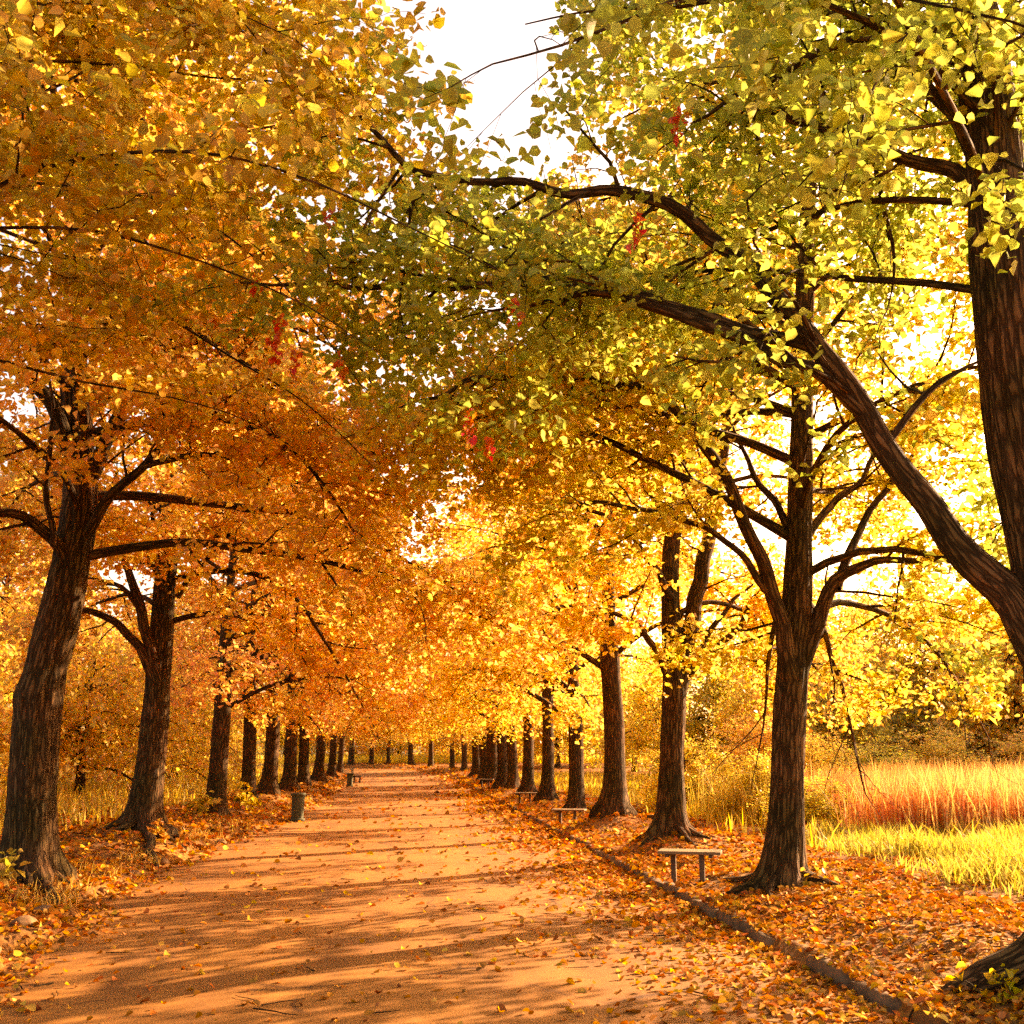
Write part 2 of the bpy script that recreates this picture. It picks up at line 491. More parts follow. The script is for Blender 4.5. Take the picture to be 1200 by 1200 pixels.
def foliate(wood, limbs, g, seed_leaf, twig_gap=.24, b2_gap=.42, leaf_n=22, b2_len=(.9, 2.0), sides=(5, 3), start=.25, zmin=None, keep=None, spread=.13):
    """second-order branches, twigs and leaf positions along the given limbs (point list, radius list)"""
    leaf = []
    b2s = []
    for pts, rad, st in limbs:
        seg = np.linalg.norm(np.diff(pts, axis=0), axis=1); cum = np.concatenate([[0], np.cumsum(seg)]); tot = cum[-1]
        s = tot * st + g.random() * b2_gap
        while s < tot:
            k = min(np.searchsorted(cum, s) - 1, len(seg) - 1); k = max(k, 0)
            f = (s - cum[k]) / seg[k]; p = pts[k] + (pts[k + 1] - pts[k]) * f
            tg = nrm(pts[k + 1] - pts[k]); r = rad[k] + (rad[k + 1] - rad[k]) * f
            fr = s / tot
            ln = g.uniform(*b2_len) * (1.1 - .45 * fr)
            d = side_dir(tg, g, .15)
            q = bough(p, d, ln, .05, g, 4, .16)
            b2s.append((q, max(.006, min(r * .55, .022))))
            s += b2_gap * g.uniform(.6, 1.4)
        b2s.append((bough(pts[-1], nrm(pts[-1] - pts[-2]), .6, .1, g, 3, .15), max(.006, rad[-1] * .8)))
    for q, r in b2s:
        if keep is not None and not keep(q[-1]): continue
        if wood is not None and r > .004: wood.tube(q, np.linspace(r, r * .35, len(q)), sides[0])
        seg = np.linalg.norm(np.diff(q, axis=0), axis=1); cum = np.concatenate([[0], np.cumsum(seg)]); tot = cum[-1]
        s = tot * .15
        while s < tot + .05:
            k = max(0, min(np.searchsorted(cum, s) - 1, len(seg) - 1)); f = min(1, (s - cum[k]) / seg[k]); p = q[k] + (q[k + 1] - q[k]) * f
            tg = nrm(q[k + 1] - q[k])
            d = side_dir(tg, g, -.05)
            tl = g.uniform(.3, .75)
            tw = bough(p, d, tl, .14, g, 3, .2)
            if wood is not None and sides[1]: wood.tube(tw, np.linspace(r * .4, .0022, len(tw)), sides[1])
            u = g.random(leaf_n) ** .8 * (len(tw) - 1); i = np.minimum(u.astype(int), len(tw) - 2); ff = (u - i)[:, None]
            lp = tw[i] * (1 - ff) + tw[i + 1] * ff + g.normal(size=(leaf_n, 3)) * np.array([spread, spread, spread * .75])
            leaf.append(lp)
            s += twig_gap * g.uniform(.6, 1.4)
    lp = np.vstack(leaf)
    if zmin is not None: lp = lp[lp[:, 2] > zmin]
    if keep is not None: lp = lp[keep_vec(lp, keep)]
    return lp


def keep_vec(lp, keep): return np.array([keep(p) for p in lp]) if len(lp) else np.zeros(0, bool)


def trunk_mod(base_z, g, flare=.9, ridges=.05, reach=.2):
    ph = g.random(4) * 6.28; kk = int(g.integers(4, 7))
    def mod(k, p, ang):
        h = max(0, p[2] - base_z)
        rg = 0 if ridges < .055 else .05 * np.abs(np.sin(8 * ang + 1.3 * math.sin(h * 1.9 + ph[1]) + .8 * np.sin(3 * ang + h * 2.6))) + .03 * np.abs(np.sin(13 * ang + 2 * math.sin(h * 2.7 + ph[2])))
        lobe = .5 + .62 * np.cos(kk * ang + ph[0]) + .3 * np.cos(2 * ang + ph[3])
        return (1 + flare * np.exp(-h / reach) * np.maximum(lobe, .05) + ridges * np.sin(3 * ang + ph[1] + h * .5) * .6
                + ridges * np.sin(9 * ang + ph[2] + 1.2 * np.sin(h * 1.3)) * .5 + .03 * np.sin(h * 4 + ang * 2) + rg)
    return mod


def roots(wood, base, r, g, n=6, reach=1.0):
    for k in range(n):
        a = k * 2 * math.pi / n + g.uniform(-.4, .4); ln = reach * g.uniform(.5, 1.25)
        pts = []
        for s in np.linspace(0, 1, 7):
            aa = a + .5 * s * math.sin(k * 2.1); x = base[0] + math.cos(aa) * (r * .55 + ln * s); y = base[1] + math.sin(aa) * (r * .55 + ln * s)
            pts.append((x, y, float(G(x, y)) + .16 * (1 - s) ** 2.2 - .05 * s + .01 * math.sin(9 * s + k)))
        p, rr = smooth_line(pts, np.linspace(r * .3, .012, 7), .12)
        wood.tube(p, rr, 7)


def generic_limbs(g, H, r0, fork, road, lean=(0, 0), reach=4.4, low=False, rings=None):
    """trunk line and limbs for a tree in its own space (base at the origin); road = +1/-1 toward +x/-x"""
    lean = np.array([lean[0], lean[1]])
    if low: zs = np.array([-.2, .05, .3, .6, .8, .9, H * .3, H * .45, H * .55, H * .62])
    else: zs = np.array([-.2, .05, .5, 1.2, 2.0, fork, fork + 1.5, fork + 3.5, H * .75, H])
    tr = np.array([(lean[0] * z + .05 * math.sin(z * .9 + g.random() * .6), lean[1] * z + .05 * math.cos(z * .8), z) for z in zs])
    rr = np.array([1.12, 1.1, 1.0, .93, .88, .88, .6, .42, .2, .05]) * r0
    limbs = []
    z = fork * .92; a = g.random() * 6.28
    while z < H * (.6 if low else .93):
        a += 2.4 + g.uniform(-.4, .4)
        u = (z - fork) / (H - fork)
        ln = reach * (1 - .55 * max(0, u) ** 1.6) * g.uniform(.75, 1.12)
        el = math.radians(g.uniform(28, 55)) if u < .45 else math.radians(g.uniform(32, 60))
        if not low:
            if int(z * 7) % 3 == 0: a = (0 if road > 0 else math.pi) + g.uniform(-.8, .8)
            if math.cos(a) * road > .3: ln *= 1.35; el = math.radians(g.uniform(24, 46))
        else: el = math.radians(g.uniform(8, 62)); ln *= 1 - .25 * u
        x, y = np.interp(z, zs, tr[:, 0]), np.interp(z, zs, tr[:, 1])
        d = np.array([math.cos(a) * math.cos(el), math.sin(a) * math.cos(el), math.sin(el)])
        q = bough((x, y, z), d, ln, .12 + .05 * (1 - u), g, 6, .07) if not low else bough((x, y, z), d, ln, .26, g, 6, .09)
        rl = min(r0 * .5, .03 + ln * .013) * (1 - .5 * max(u, 0))
        limbs.append((q, np.linspace(rl, .014, len(q)) * (.6 if low else .85), .04 if low else .22))
        z += g.uniform(.24, .46) if not low else g.uniform(.10, .22)
    return tr, rr, limbs


def build_variant(seed, H=12.5, r0=.26, fork=2.9, road=1, leaf=.11, leaf_n=16, six=False, twigs=3, low=False, reach=4.4, gap2=.42, tgap=.27, lean=(0, 0), spread=.15, mat_=None):
    g = np.random.default_rng(seed)
    wd = Wood()
    tr, rr, limbs = generic_limbs(g, H, r0, fork, road, lean, reach, low)
    p, r = smooth_line(tr, rr, .25)
    wd.tube(p, r, 14, trunk_mod(0, g, .75))
    for q, rad, st in limbs:
        pp, pr = smooth_line(q, rad, .35); wd.tube(pp, pr, 6)
    top = (p[p[:, 2] > fork + 2.5], r[p[:, 2] > fork + 2.5], .1)
    lp = foliate(wd, limbs + [top], g, None, tgap, gap2, leaf_n, sides=(4, twigs), zmin=.25 if low else 1.9, spread=spread)
    return wd.mesh('trunk'), leaves_mesh('crown', lp, leaf, M_LEAF, six, g=g)


COLS = {'gold': (.84, .54, .12), 'orange': (.86, .50, .14), 'amber': (.86, .54, .14), 'lime': (.66, .53, .09), 'yellow': (.84, .60, .11),
        'olive': (.62, .44, .08)}


def jit(c, g, s=.06):
    k = 1 + g.uniform(-s, s); return (c[0] * k, c[1] * (k + g.uniform(-s, s)), c[2], 1)


def place_tree(meshes, loc, rz, sc, color, label, cat='tree', group=None, name='avenue_tree'):
    o = empty(name, loc, rz); tag(o, label, cat, group); o.scale = (sc[0], sc[0], sc[1])
    if name == 'avenue_tree': o.rotation_euler = (math.radians(2.2) * math.sin(loc[1] * 1.7), math.radians(2) * math.sin(loc[1] * 2.3 + 1), rz); o.scale = (sc[0] * (1 + .12 * math.sin(loc[1] * 3.1)), sc[0] * (1 + .12 * math.sin(loc[1] * 3.1)), sc[1])
    t = put('trunk', meshes[0], o); c = put('crown', meshes[1], o); c.color = color
    return o


# ---- the trees near the camera, each with its own limbs
def pix_line(pts, Y0, Y1=None, radii=None):
    """polyline seen at the given pixels, running from distance Y0 to Y1"""
    n = len(pts); Y1 = Y0 if Y1 is None else Y1
    return [P(x, y, Y0 + (Y1 - Y0) * k / max(1, n - 1)) for k, (x, y) in enumerate(pts)]


def near_tree(name, base, trunk, trunk_r, limbs, color, label, seed, leaf=.085, leaf_n=20, extra=None, keep=None, flare=.9, tgap=.24, gap2=.40, nroots=6, spread=.115, burl=None, buttress=(), bare=5.6, zlow=0, st0=.25, avoid=None):
    g = np.random.default_rng(seed)
    o = empty(name, base); tag(o, label, 'tree', 'tall trees lining the avenue')
    wd = Wood(); lines = []
    tp = [np.array(base) + (0, 0, -.2), np.array(base) + (0, 0, .02)] + list(trunk)
    p, r = smooth_line(tp, trunk_r, .09)
    md = trunk_mod(base[2], g, flare, .06)
    if burl is not None:
        bz, bs = burl; m0 = md
        md = lambda k, q, ang: m0(k, q, ang) * (1 + bs * math.exp(-((q[2] - bz) / .16) ** 2) * (1 + .6 * np.cos(ang - 3.6)) + .02 * np.sin(ang * 13 + q[2] * 9))
    wd.tube(p, r, 64, md)
    if nroots: roots(wd, base, r[2], g, nroots)
    for pts, rad in limbs:
        rad = np.interp(np.linspace(0, 1, len(pts)), np.linspace(0, 1, len(rad)), rad)
        q, qr = smooth_line(pts, rad, .16)
        q = q + .018 * np.sin(np.arange(len(q))[:, None] * np.array([[1.1, .8, 1.3]]) + seed)
        wd.tube(q, qr, 10 if rad[0] > .05 else 7); lines.append((q, qr, st0))
    for pts, r_a, r_b in buttress:
        q, qr = smooth_line([np.array((x, y, float(G(x, y)) + dz)) for x, y, dz in pts], np.linspace(r_a, r_b, len(pts)), .08)
        wd.tube(q, qr * (1 + .06 * np.sin(np.arange(len(qr)) * .9)), 12)
    k = p[:, 2] > base[2] + 4.6
    if k.sum() > 3: lines.append((p[k], r[k], .05))
    if extra: 
        for q, rad, st in extra(g):
            pp, pr = smooth_line(q, rad, .3); wd.tube(pp, pr, 7); lines.append((q, rad, st))
    ax = axis_of(trunk, base); av = None if avoid is None else smooth_line(limbs[avoid][0], limbs[avoid][1], .3)[0][:22]
    def keep2(q):
        if q[2] < base[2] + bare and math.hypot(*(q - ax(q[2]))[:2]) < 1.25: return False
        if av is not None and ((av - q) ** 2).sum(1).min() < .2: return False
        return q[2] > zlow and (keep is None or keep(q))
    lp = foliate(wd, lines, g, None, tgap, gap2, leaf_n, sides=(5, 3), zmin=2.3, keep=keep2, spread=spread)
    off = np.array(base)
    wd.V = [v - off for v in wd.V]
    put('trunk', wd.mesh('trunk'), o)
    c = put('crown', leaves_mesh('crown', lp - off, leaf, M_LEAF, True, g=g), o); c.color = color
    return o


def ring_limbs(base, z0, z1, n, reach, road, top=.5, axis_=None, low=(), thick=.8):
    def f(g):
        out = []; a = g.random() * 6.28
        for k in range(n):
            u = k / max(1, n - 1); z = z0 + (z1 - z0) * u; a += 2.4 + g.uniform(-.5, .5)
            ln = reach * (1 - (1 - top) * u ** 1.5) * g.uniform(.75, 1.1)
            el = math.radians(g.uniform(22, 55))
            if k % 3 == 0: a = (0 if road > 0 else math.pi) + g.uniform(-.8, .8)
            if math.cos(a) * road > .3: ln *= 1.4; el = math.radians(g.uniform(18, 42))
            s = axis_(z) if axis_ else np.array([base[0], base[1], z])
            q = bough(s, (math.cos(a) * math.cos(el), math.sin(a) * math.cos(el), math.sin(el)), ln, .12, g, 8, .10)
            out.append((q, np.linspace(.03 + ln * .011, .014, len(q)) * thick, .2))
        for (z, a, ln, sag) in low:
            s = axis_(z) if axis_ else np.array([base[0], base[1], z])
            q = bough(s, (math.cos(a) * .85, math.sin(a) * .85, .5), ln, sag, g, 10, .09)
            out.append((q, np.linspace(.06, .012, len(q)) * min(1, thick * 1.4), .3))
        return out
    return f


def sky_gap(p):
    """the open slot of sky over the middle of the road, where the two rows do not quite meet"""
    x, y, z = p
    zt = 1.75 + .665 * y
    if z < zt or y > 16: return True
    w_ = .16 + .26 * (z - zt)
    return abs(x - .085 * y) > w_


def axis_of(trunk, base):
    pts = np.array([base] + [np.array(t) for t in trunk]); zz = pts[:, 2]
    return lambda z: np.array([np.interp(z, zz, pts[:, 0]), np.interp(z, zz, pts[:, 1]), z])


# R0: the tree cropped by the right edge
b = RIGHT['R0']
Y0 = 7.25
tk = pix_line([(1272, 900), (1258, 760), (1230, 620), (1198, 480), (1177, 300), (1162, 150), (1145, 10)], Y0) 
tk += [tk[-1] + np.array([-.25, .2, 1.6]), tk[-1] + np.array([-.3, .4, 3.6])]
lim = [
    (pix_line([(1258, 810), (1190, 712), (1104, 615), (1052, 545), (1005, 470), (960, 408), (915, 352), (875, 312), (820, 265), (740, 225), (668, 226), (595, 213), (490, 202), (440, 155), (412, 118)], 7.25, 8.9), [.23, .15, .115, .102, .095, .088, .08, .072, .064, .056, .047, .04, .032, .024, .013]),
    (pix_line([(1000, 468), (965, 416), (880, 388), (820, 372), (760, 350), (700, 338), (630, 330), (560, 336), (480, 336), (380, 334), (285, 332)], 7.7, 9.6), [.05, .066, .062, .06, .055, .05, .045, .04, .035, .025, .012]),
    (pix_line([(1030, 505), (1000, 470), (955, 436), (900, 412), (850, 390), (800, 372), (740, 350), (690, 346), (640, 352), (575, 366)], 7.62, 8.6), [.05, .07, .068, .06, .058, .05, .044, .035, .025, .012]),
    (pix_line([(1160, 260), (1132, 212), (1080, 190), (1000, 162), (910, 135), (850, 120)], 7.25, 8.0), [.09, .07, .06, .05, .035, .015]),
    (pix_line([(1165, 220), (1132, 160), (1105, 120), (1078, 86), (1050, 40), (1010, -40)], 7.25, 7.7), [.085, .07, .06, .055, .04, .02]),
    (pix_line([(1160, 80), (1100, 56), (1050, 72), (1020, 82)], 7.2, 7.0), [.05, .04, .03, .012]),
    (pix_line([(1120, 48), (1060, 62), (1005, 42), (950, 68), (880, 105), (810, 142)], 7.1, 7.6), [.05, .045, .04, .035, .025, .012]),
    (pix_line([(1024, 96), (1018, 170), (1040, 250), (1047, 340)], 8.2, 8.3), [.022, .026, .022, .012]),
    (pix_line([(490, 202), (480, 270), (470, 340), (475, 400)], 8.6, 8.9), [.018, .014, .011, .006]),
    (pix_line([(465, 200), (420, 285), (412, 350)], 8.7, 9.0), [.016, .012, .006]),
    (pix_line([(1040, 520), (1070, 480), (1110, 440), (1150, 425)], 7.62, 7.9), [.032, .03, .025, .012]),
]
TREE_R0 = near_tree('avenue_tree', (*b[:2], b[2]), tk, [.40, .39, .33, .32, .29, .265, .24, .20, .155, .12, .05], lim, (.38, .42, .075, 1),
    'dark trunk cropped by the right edge, its thick limb arching over the road', 21, leaf=.09, leaf_n=29,
    extra=ring_limbs(b, 5.4, 11.5, 24, 4.1, -1, thick=.42, axis_=axis_of(tk, b), low=((3.9, .5, 4.6, .17), (4.2, 1.2, 4.6, .17), (4.4, -.1, 4.2, .15))), keep=sky_gap, nroots=7, avoid=0,
    buttress=(([(5.1, 7.3, .8), (4.8, 7.4, .45), (4.45, 7.5, .2), (4.1, 7.6, .06), (3.85, 7.65, -.05)], .24, .06), ([(5.1, 7.1, .6), (4.85, 6.75, .22), (4.55, 6.5, .05), (4.3, 6.35, -.05)], .18, .05)))

# A
b = RIGHT['A']; Ya = b[1]
tk = pix_line([(922, 960), (925, 860), (930, 770), (935, 690), (938, 560), (941, 420), (946, 260), (952, 140)], Ya)
tk += [tk[-1] + np.array([.1, .1, 1.6])]
lim = [
    (pix_line([(928, 800), (908, 700), (880, 630), (850, 560), (810, 502), (770, 462), (720, 450), (640, 440), (560, 444), (510, 465), (455, 482)], 13.1, 11.6), [.13, .105, .09, .08, .07, .06, .05, .042, .034, .022, .01]),
    (pix_line([(790, 482), (745, 440), (700, 402), (665, 386)], 12.5, 12.4), [.05, .045, .035, .015]),
    (pix_line([(932, 800), (965, 712), (988, 672), (1040, 657), (1110, 658), (1150, 672)], 13.2, 12.6), [.13, .10, .08, .05, .035, .012]),
    (pix_line([(980, 690), (1003, 630), (1040, 570), (1080, 520)], 13, 13.6), [.07, .055, .04, .02]),
    (pix_line([(905, 700), (875, 660), (850, 632), (790, 606), (700, 590), (640, 606)], 13, 12.1), [.055, .045, .04, .035, .025, .01]),
    (pix_line([(936, 640), (905, 585), (880, 550), (860, 500)], 13.2, 13.8), [.06, .05, .04, .02]),
    (pix_line([(938, 640), (975, 590), (1010, 560), (1060, 470)], 13.2, 14), [.06, .05, .04, .02]),
]
near_tree('avenue_tree', b, tk, [.26, .255, .21, .195, .195, .18, .15, .135, .11, .08, .03], lim, (.62, .47, .085, 1),
    'stout forked tree behind the nearest low bench, standing between meadow and kerb', 34, leaf=.094, leaf_n=36, bare=8.2,
    extra=ring_limbs(b, 4.6, 11.5, 20, 4.1, -1, axis_=axis_of(tk, b), low=((3.5, .2, 4.6, .19), (3.8, .9, 4.8, .19), (4.1, -.6, 4.4, .17), (3.6, 1.5, 4, .17), (6.4, 3.14, 5.6, .1), (7.0, 3.5, 5.6, .1), (6.8, 2.75, 5.4, .1), (7.6, 3.3, 5.4, .09))), keep=sky_gap, nroots=6)

# B
b = RIGHT['B']
tk = pix_line([(787, 900), (790, 820), (788, 760), (786, 650), (800, 560), (816, 480), (825, 380)], b[1]) 
tk += [tk[-1] + np.array([.1, .2, 2.0])]
lim = [
    (pix_line([(792, 830), (808, 740), (822, 670), (838, 590), (850, 510), (862, 420)], 18.8, 19.2), [.17, .165, .15, .13, .10, .03]),
    (pix_line([(788, 800), (766, 758), (745, 730), (712, 716), (690, 712)], 18.7, 17.9), [.08, .065, .05, .04, .015]),
    (pix_line([(798, 800), (830, 765), (860, 742), (885, 700), (905, 690)], 18.8, 18.6), [.09, .075, .06, .045, .015]),
    (pix_line([(800, 800), (826, 752), (850, 715), (885, 680)], 18.8, 19.6), [.07, .055, .045, .02]),
    (pix_line([(787, 700), (760, 655), (720, 610), (650, 585)], 18.6, 17.5), [.07, .06, .05, .015]),
]
near_tree('avenue_tree', b, tk, [.265, .255, .21, .20, .175, .15, .135, .11, .08, .03], lim, (.84, .55, .11, 1),
    'twin-stemmed tree on a root mound, second behind the nearest bench', 47, leaf=.105, leaf_n=30, bare=8.2,
    extra=ring_limbs(b, 6.0, 12, 20, 4.3, -1, axis_=axis_of(tk, b), low=((4.3, .3, 4.8, .17),)), keep=sky_gap, nroots=8)

# L0: only its crown reaches into the picture
b = LEFT['L0']
tk = [np.array(b) + v for v in ((.02, 0, 1.5), (.05, .05, 3), (.12, .05, 5), (.2, .1, 7.5), (.2, .2, 10), (.2, .2, 12))]
near_tree('avenue_tree', b, tk, [.36, .35, .27, .25, .2, .14, .09, .03], [], (.60, .43, .075, 1),
    'tree outside the left edge whose olive gold boughs hang into the top left corner', 58, leaf=.09, leaf_n=36,
    extra=ring_limbs(b, 5.0, 12.5, 34, 4.4, 1, thick=.25, top=.75, low=((6.6, .1, 5.6, .07), (7.4, .35, 5.6, .07), (8.2, -.1, 5.4, .07), (7.0, .6, 5.6, .07))), keep=sky_gap, nroots=0, zlow=5.6)

# L1
b = LEFT['L1']
tk = pix_line([(38, 910), (48, 810), (72, 710), (92, 610), (94, 540), (88, 450), (88, 330), (90, 180), (95, 40)], b[1])
tk += [tk[-1] + np.array([.1, .1, 2.6])]
lim = [
    (pix_line([(92, 560), (70, 492), (35, 445), (-5, 425), (-60, 415)], 14.8, 14), [.14, .11, .09, .07, .03]),
    (pix_line([(80, 670), (62, 630), (25, 606), (-20, 600), (-80, 620)], 14.8, 13.8), [.10, .085, .07, .055, .02]),
    (pix_line([(100, 570), (128, 512), (150, 460), (185, 415), (228, 400), (300, 380)], 14.9, 14.0), [.12, .10, .08, .055, .045, .015]),
    (pix_line([(98, 630), (125, 588), (165, 548), (205, 505), (221, 450), (224, 390)], 14.8, 14.2), [.09, .075, .06, .05, .035, .015]),
    (pix_line([(165, 548), (215, 535), (290, 535), (330, 524), (356, 512)], 14.5, 13.6), [.05, .045, .036, .028, .012]),
    (pix_line([(62, 640), (55, 560), (62, 490), (55, 420)], 14.4, 14.1), [.045, .04, .03, .015]),
    (pix_line([(88, 300), (60, 90), (20, 40), (-20, 20)], 14.6, 13.6), [.06, .05, .04, .02]),
    (pix_line([(90, 330), (150, 250), (210, 215), (245, 205)], 14.6, 13), [.06, .05, .035, .015]),
    (pix_line([(30, 10), (110, 95), (180, 200), (225, 290)], 11.5, 12.0), [.03, .028, .022, .012]),
    (pix_line([(0, 58), (60, 90), (130, 108), (190, 165)], 11.0, 11.6), [.03, .028, .022, .012]),
]
near_tree('avenue_tree', b, tk, [.33, .325, .29, .27, .25, .23, .205, .185, .14, .10, .07, .03], lim, (.86, .56, .14, 1),
    'large leaning furrowed trunk with a burl at the left edge beside a leafy plant', 63, leaf=.094, leaf_n=36, bare=8.2,
    extra=ring_limbs(b, 4.5, 14, 32, 4.4, 1, axis_=axis_of(tk, b), low=((7, 0, 5.4, .1), (8, .4, 5.4, .1), (7.5, -.5, 5.4, .1))), keep=sky_gap, nroots=7, burl=(2.55, .13))

# L2
b = LEFT['L2']
tk = pix_line([(178, 880), (186, 780), (192, 700), (197, 630), (196, 550), (190, 470), (190, 380)], b[1])
tk += [tk[-1] + np.array([0, .2, 2.2])]
lim = [
    (pix_line([(186, 800), (172, 745), (158, 690), (132, 625)], 20.6, 20.2), [.14, .11, .09, .04]),
    (pix_line([(186, 800), (160, 755), (135, 730), (100, 716), (60, 740)], 20.6, 19.9), [.12, .09, .075, .06, .02]),
    (pix_line([(170, 720), (150, 695), (122, 680), (95, 678)], 20.4, 20), [.06, .05, .04, .02]),
    (pix_line([(200, 650), (222, 580), (260, 562), (320, 562), (392, 576)], 20.5, 19.5), [.08, .065, .055, .045, .015]),
    (pix_line([(200, 650), (218, 590), (240, 520), (268, 440), (280, 420)], 20.6, 20.4), [.09, .075, .06, .04, .02]),
    (pix_line([(208, 700), (235, 660), (262, 640), (300, 600)], 20.6, 20), [.06, .05, .04, .015]),
]
near_tree('avenue_tree', b, tk, [.32, .31, .25, .215, .20, .17, .14, .10, .07, .03], lim, (.86, .55, .14, 1),
    'thick trunk with many low left limbs, second along the left row', 72, leaf=.105, leaf_n=30, bare=8.2,
    extra=ring_limbs(b, 4.3, 11, 25, 4.4, 1, axis_=axis_of(tk, b)), keep=sky_gap, nroots=7)

# ---- the rest of the avenue: six kinds of tree, copied
VAR_R = [build_variant(101, 12.5, .27, 3.3, -1, .13, 24), build_variant(102, 12.8, .24, 2.7, -1, .13, 24), build_variant(103, 12.2, .26, 3.7, -1, .13, 24)]
VAR_L = [build_variant(111, 12.5, .27, 2.8, 1, .13, 24), build_variant(112, 12.8, .25, 3.2, 1, .13, 24), build_variant(113, 12.2, .28, 2.6, 1, .13, 24)]
RL = {'C': 'trunk on a spread mound of dark roots, third behind the nearest bench',
      'D': 'straight trunk directly behind the second low bench in the right row',
      'E': 'trunk with ivy round its foot, just beyond the second bench in the right row',
      'F': 'slim trunk with ivied foot close behind the third bench in the right row',
      'G': 'first of the tightly overlapping dark trunks midway down the right row',
      'H': 'second of the tightly overlapping dark trunks midway down the right row',
      'I': 'reddish trunk third among the overlapping trunks of the right row',
      'J': 'slender trunk beside the farthest low bench in the right row',
      'K': 'last trunk of the straight right row, just before the road bends'}
LL = {'L3': 'trunk forking low, third along the left row, before the litter bin',
      'L4': 'trunk with yellow seedlings at its foot behind the nearer litter bin',
      'L5': 'trunk half hidden behind its neighbour, fifth along the left row',
      'L6': 'slim straight trunk, sixth along the left row',
      'L7': 'slim trunk in the left row between the two litter bins, seventh along',
      'L8': 'broad trunk, eighth along the left row and third before the far litter bin',
      'L9': 'trunk in the left row nearest before the farther litter bin',
      'L10': 'last thin trunk of the left row, beyond the farther litter bin'}
BL = {'M1': 'upright bend tree with a bare straight trunk, first after the right row',
      'M2': 'bend tree that forks low into several stems at the right of the bend',
      'M3': 'bend tree with forked open boughs, third round the bend',
      'M4': 'short trunk facing straight down the road at its far end',
      'M5': 'thin trunk left of the road end, third from last round the bend',
      'M6': 'thin trunk beyond the farther bench, second from last round the bend',
      'M7': 'leftmost thin trunk at the bend, half behind bright yellow leaves'}
g = np.random.default_rng(5)
for i, (k, lab) in enumerate(RL.items()):
    s = g.uniform(.95, 1.08); c = jit(COLS[('gold', 'yellow', 'amber')[i % 3]], g)
    wd_ = {'C': .95, 'D': 1.12, 'E': 1.02, 'F': 1.0}.get(k, 1.2)
    place_tree(VAR_R[i % 3], RIGHT[k], g.uniform(-.5, .5), (s * wd_, s), c, lab, group='tall trees lining the avenue')
for i, (k, lab) in enumerate(LL.items()):
    s = g.uniform(.95, 1.08); c = jit(COLS[('orange', 'amber', 'gold')[i % 3]], g)
    place_tree(VAR_L[i % 3], LEFT[k], g.uniform(-.5, .5), (s, s), c, lab, group='tall trees lining the avenue')
for i, (k, lab) in enumerate(BL.items()):
    s = g.uniform(.85, 1.0); c = jit(COLS[('yellow', 'gold', 'amber')[i % 3]], g)
    place_tree((VAR_R + VAR_L)[i % 6], BEND[k], g.uniform(0, 6.28), (s, s), c, lab, group='tall trees lining the avenue')

# ---- woodland beyond the verges
VAR_W = [build_variant(201 + i, (9, 10.5, 8)[i], .2, .9, 1, .17, 14, twigs=0, low=True, reach=(4.4, 4.0, 4.8)[i], gap2=.42, tgap=.34, spread=.2) for i in range(3)]
wood_r = [(22, 36, .95, 'yellow'), (25, 33, .9, 'yellow'), (15.5, 37, .7, 'lime'), (17, 43, .85, 'gold'), (20.5, 40, 1.0, 'olive'), (19, 50, 1.0, 'yellow'), (29, 36, 1.1, 'gold'), (32, 41, 1.25, 'lime'),
          (27, 45, 1.3, 'yellow'), (24, 53, 1.3, 'gold'), (18, 60, 1.0, 'lime'), (34, 52, 1.5, 'yellow'), (17, 71, 1.1, 'yellow'), (25, 66, 1.5, 'gold'), (18, 83, 1.2, 'lime'), (30, 80, 1.7, 'gold'),
          (13, 92, 1.2, 'yellow'), (20, 98, 1.5, 'gold')]
wood_l = [(-13.5, 27, 1.0, 'gold'), (-16, 35, 1.1, 'gold'), (-12.5, 42, 1.0, 'yellow'), (-20, 29, 1.2, 'amber'), (-18, 47, 1.3, 'gold'), (-13, 53, 1.1, 'yellow'),
          (-23, 40, 1.5, 'gold'), (-14, 65, 1.2, 'gold'), (-22, 60, 1.6, 'amber'), (-15, 77, 1.3, 'yellow'), (-13, 19.5, .8, 'gold'), (-19, 21, 1.1, 'gold')]
wood_e = [(-20, 108, 1.2, 'gold'), (-13, 112, 1.2, 'yellow'), (-7, 110, 1.1, 'gold'), (-1, 112, 1.15, 'yellow'), (5, 110, 1.1, 'yellow'), (10, 106, 1.1, 'yellow'), (15, 112, 1.3, 'gold'),
          (-10, 122, 1.7, 'yellow'), (0, 124, 1.8, 'gold'), (9, 122, 1.7, 'yellow'), (-28, 106, 1.4, 'gold')]
for lst, lab, gp in ((wood_r, 'bushy yellow tree in the wood beyond the right meadow', 'trees in the wood beyond the right meadow'),
                     (wood_l, 'bushy golden olive tree in the wood behind the left row', 'trees in the wood behind the left row'),
                     (wood_e, 'hazy golden tree in the wood closing the end of the road', 'trees in the wood closing the road end')):
    for i, (x, y, s, cn) in enumerate(lst):
        s *= g.uniform(.92, 1.08)
        place_tree(VAR_W[i % 3], (x, y, float(G(x, y)) - .05), g.uniform(0, 6.28), (s, s * 1.3), jit(COLS[cn], g), lab, 'tree', gp, 'woodland_tree')

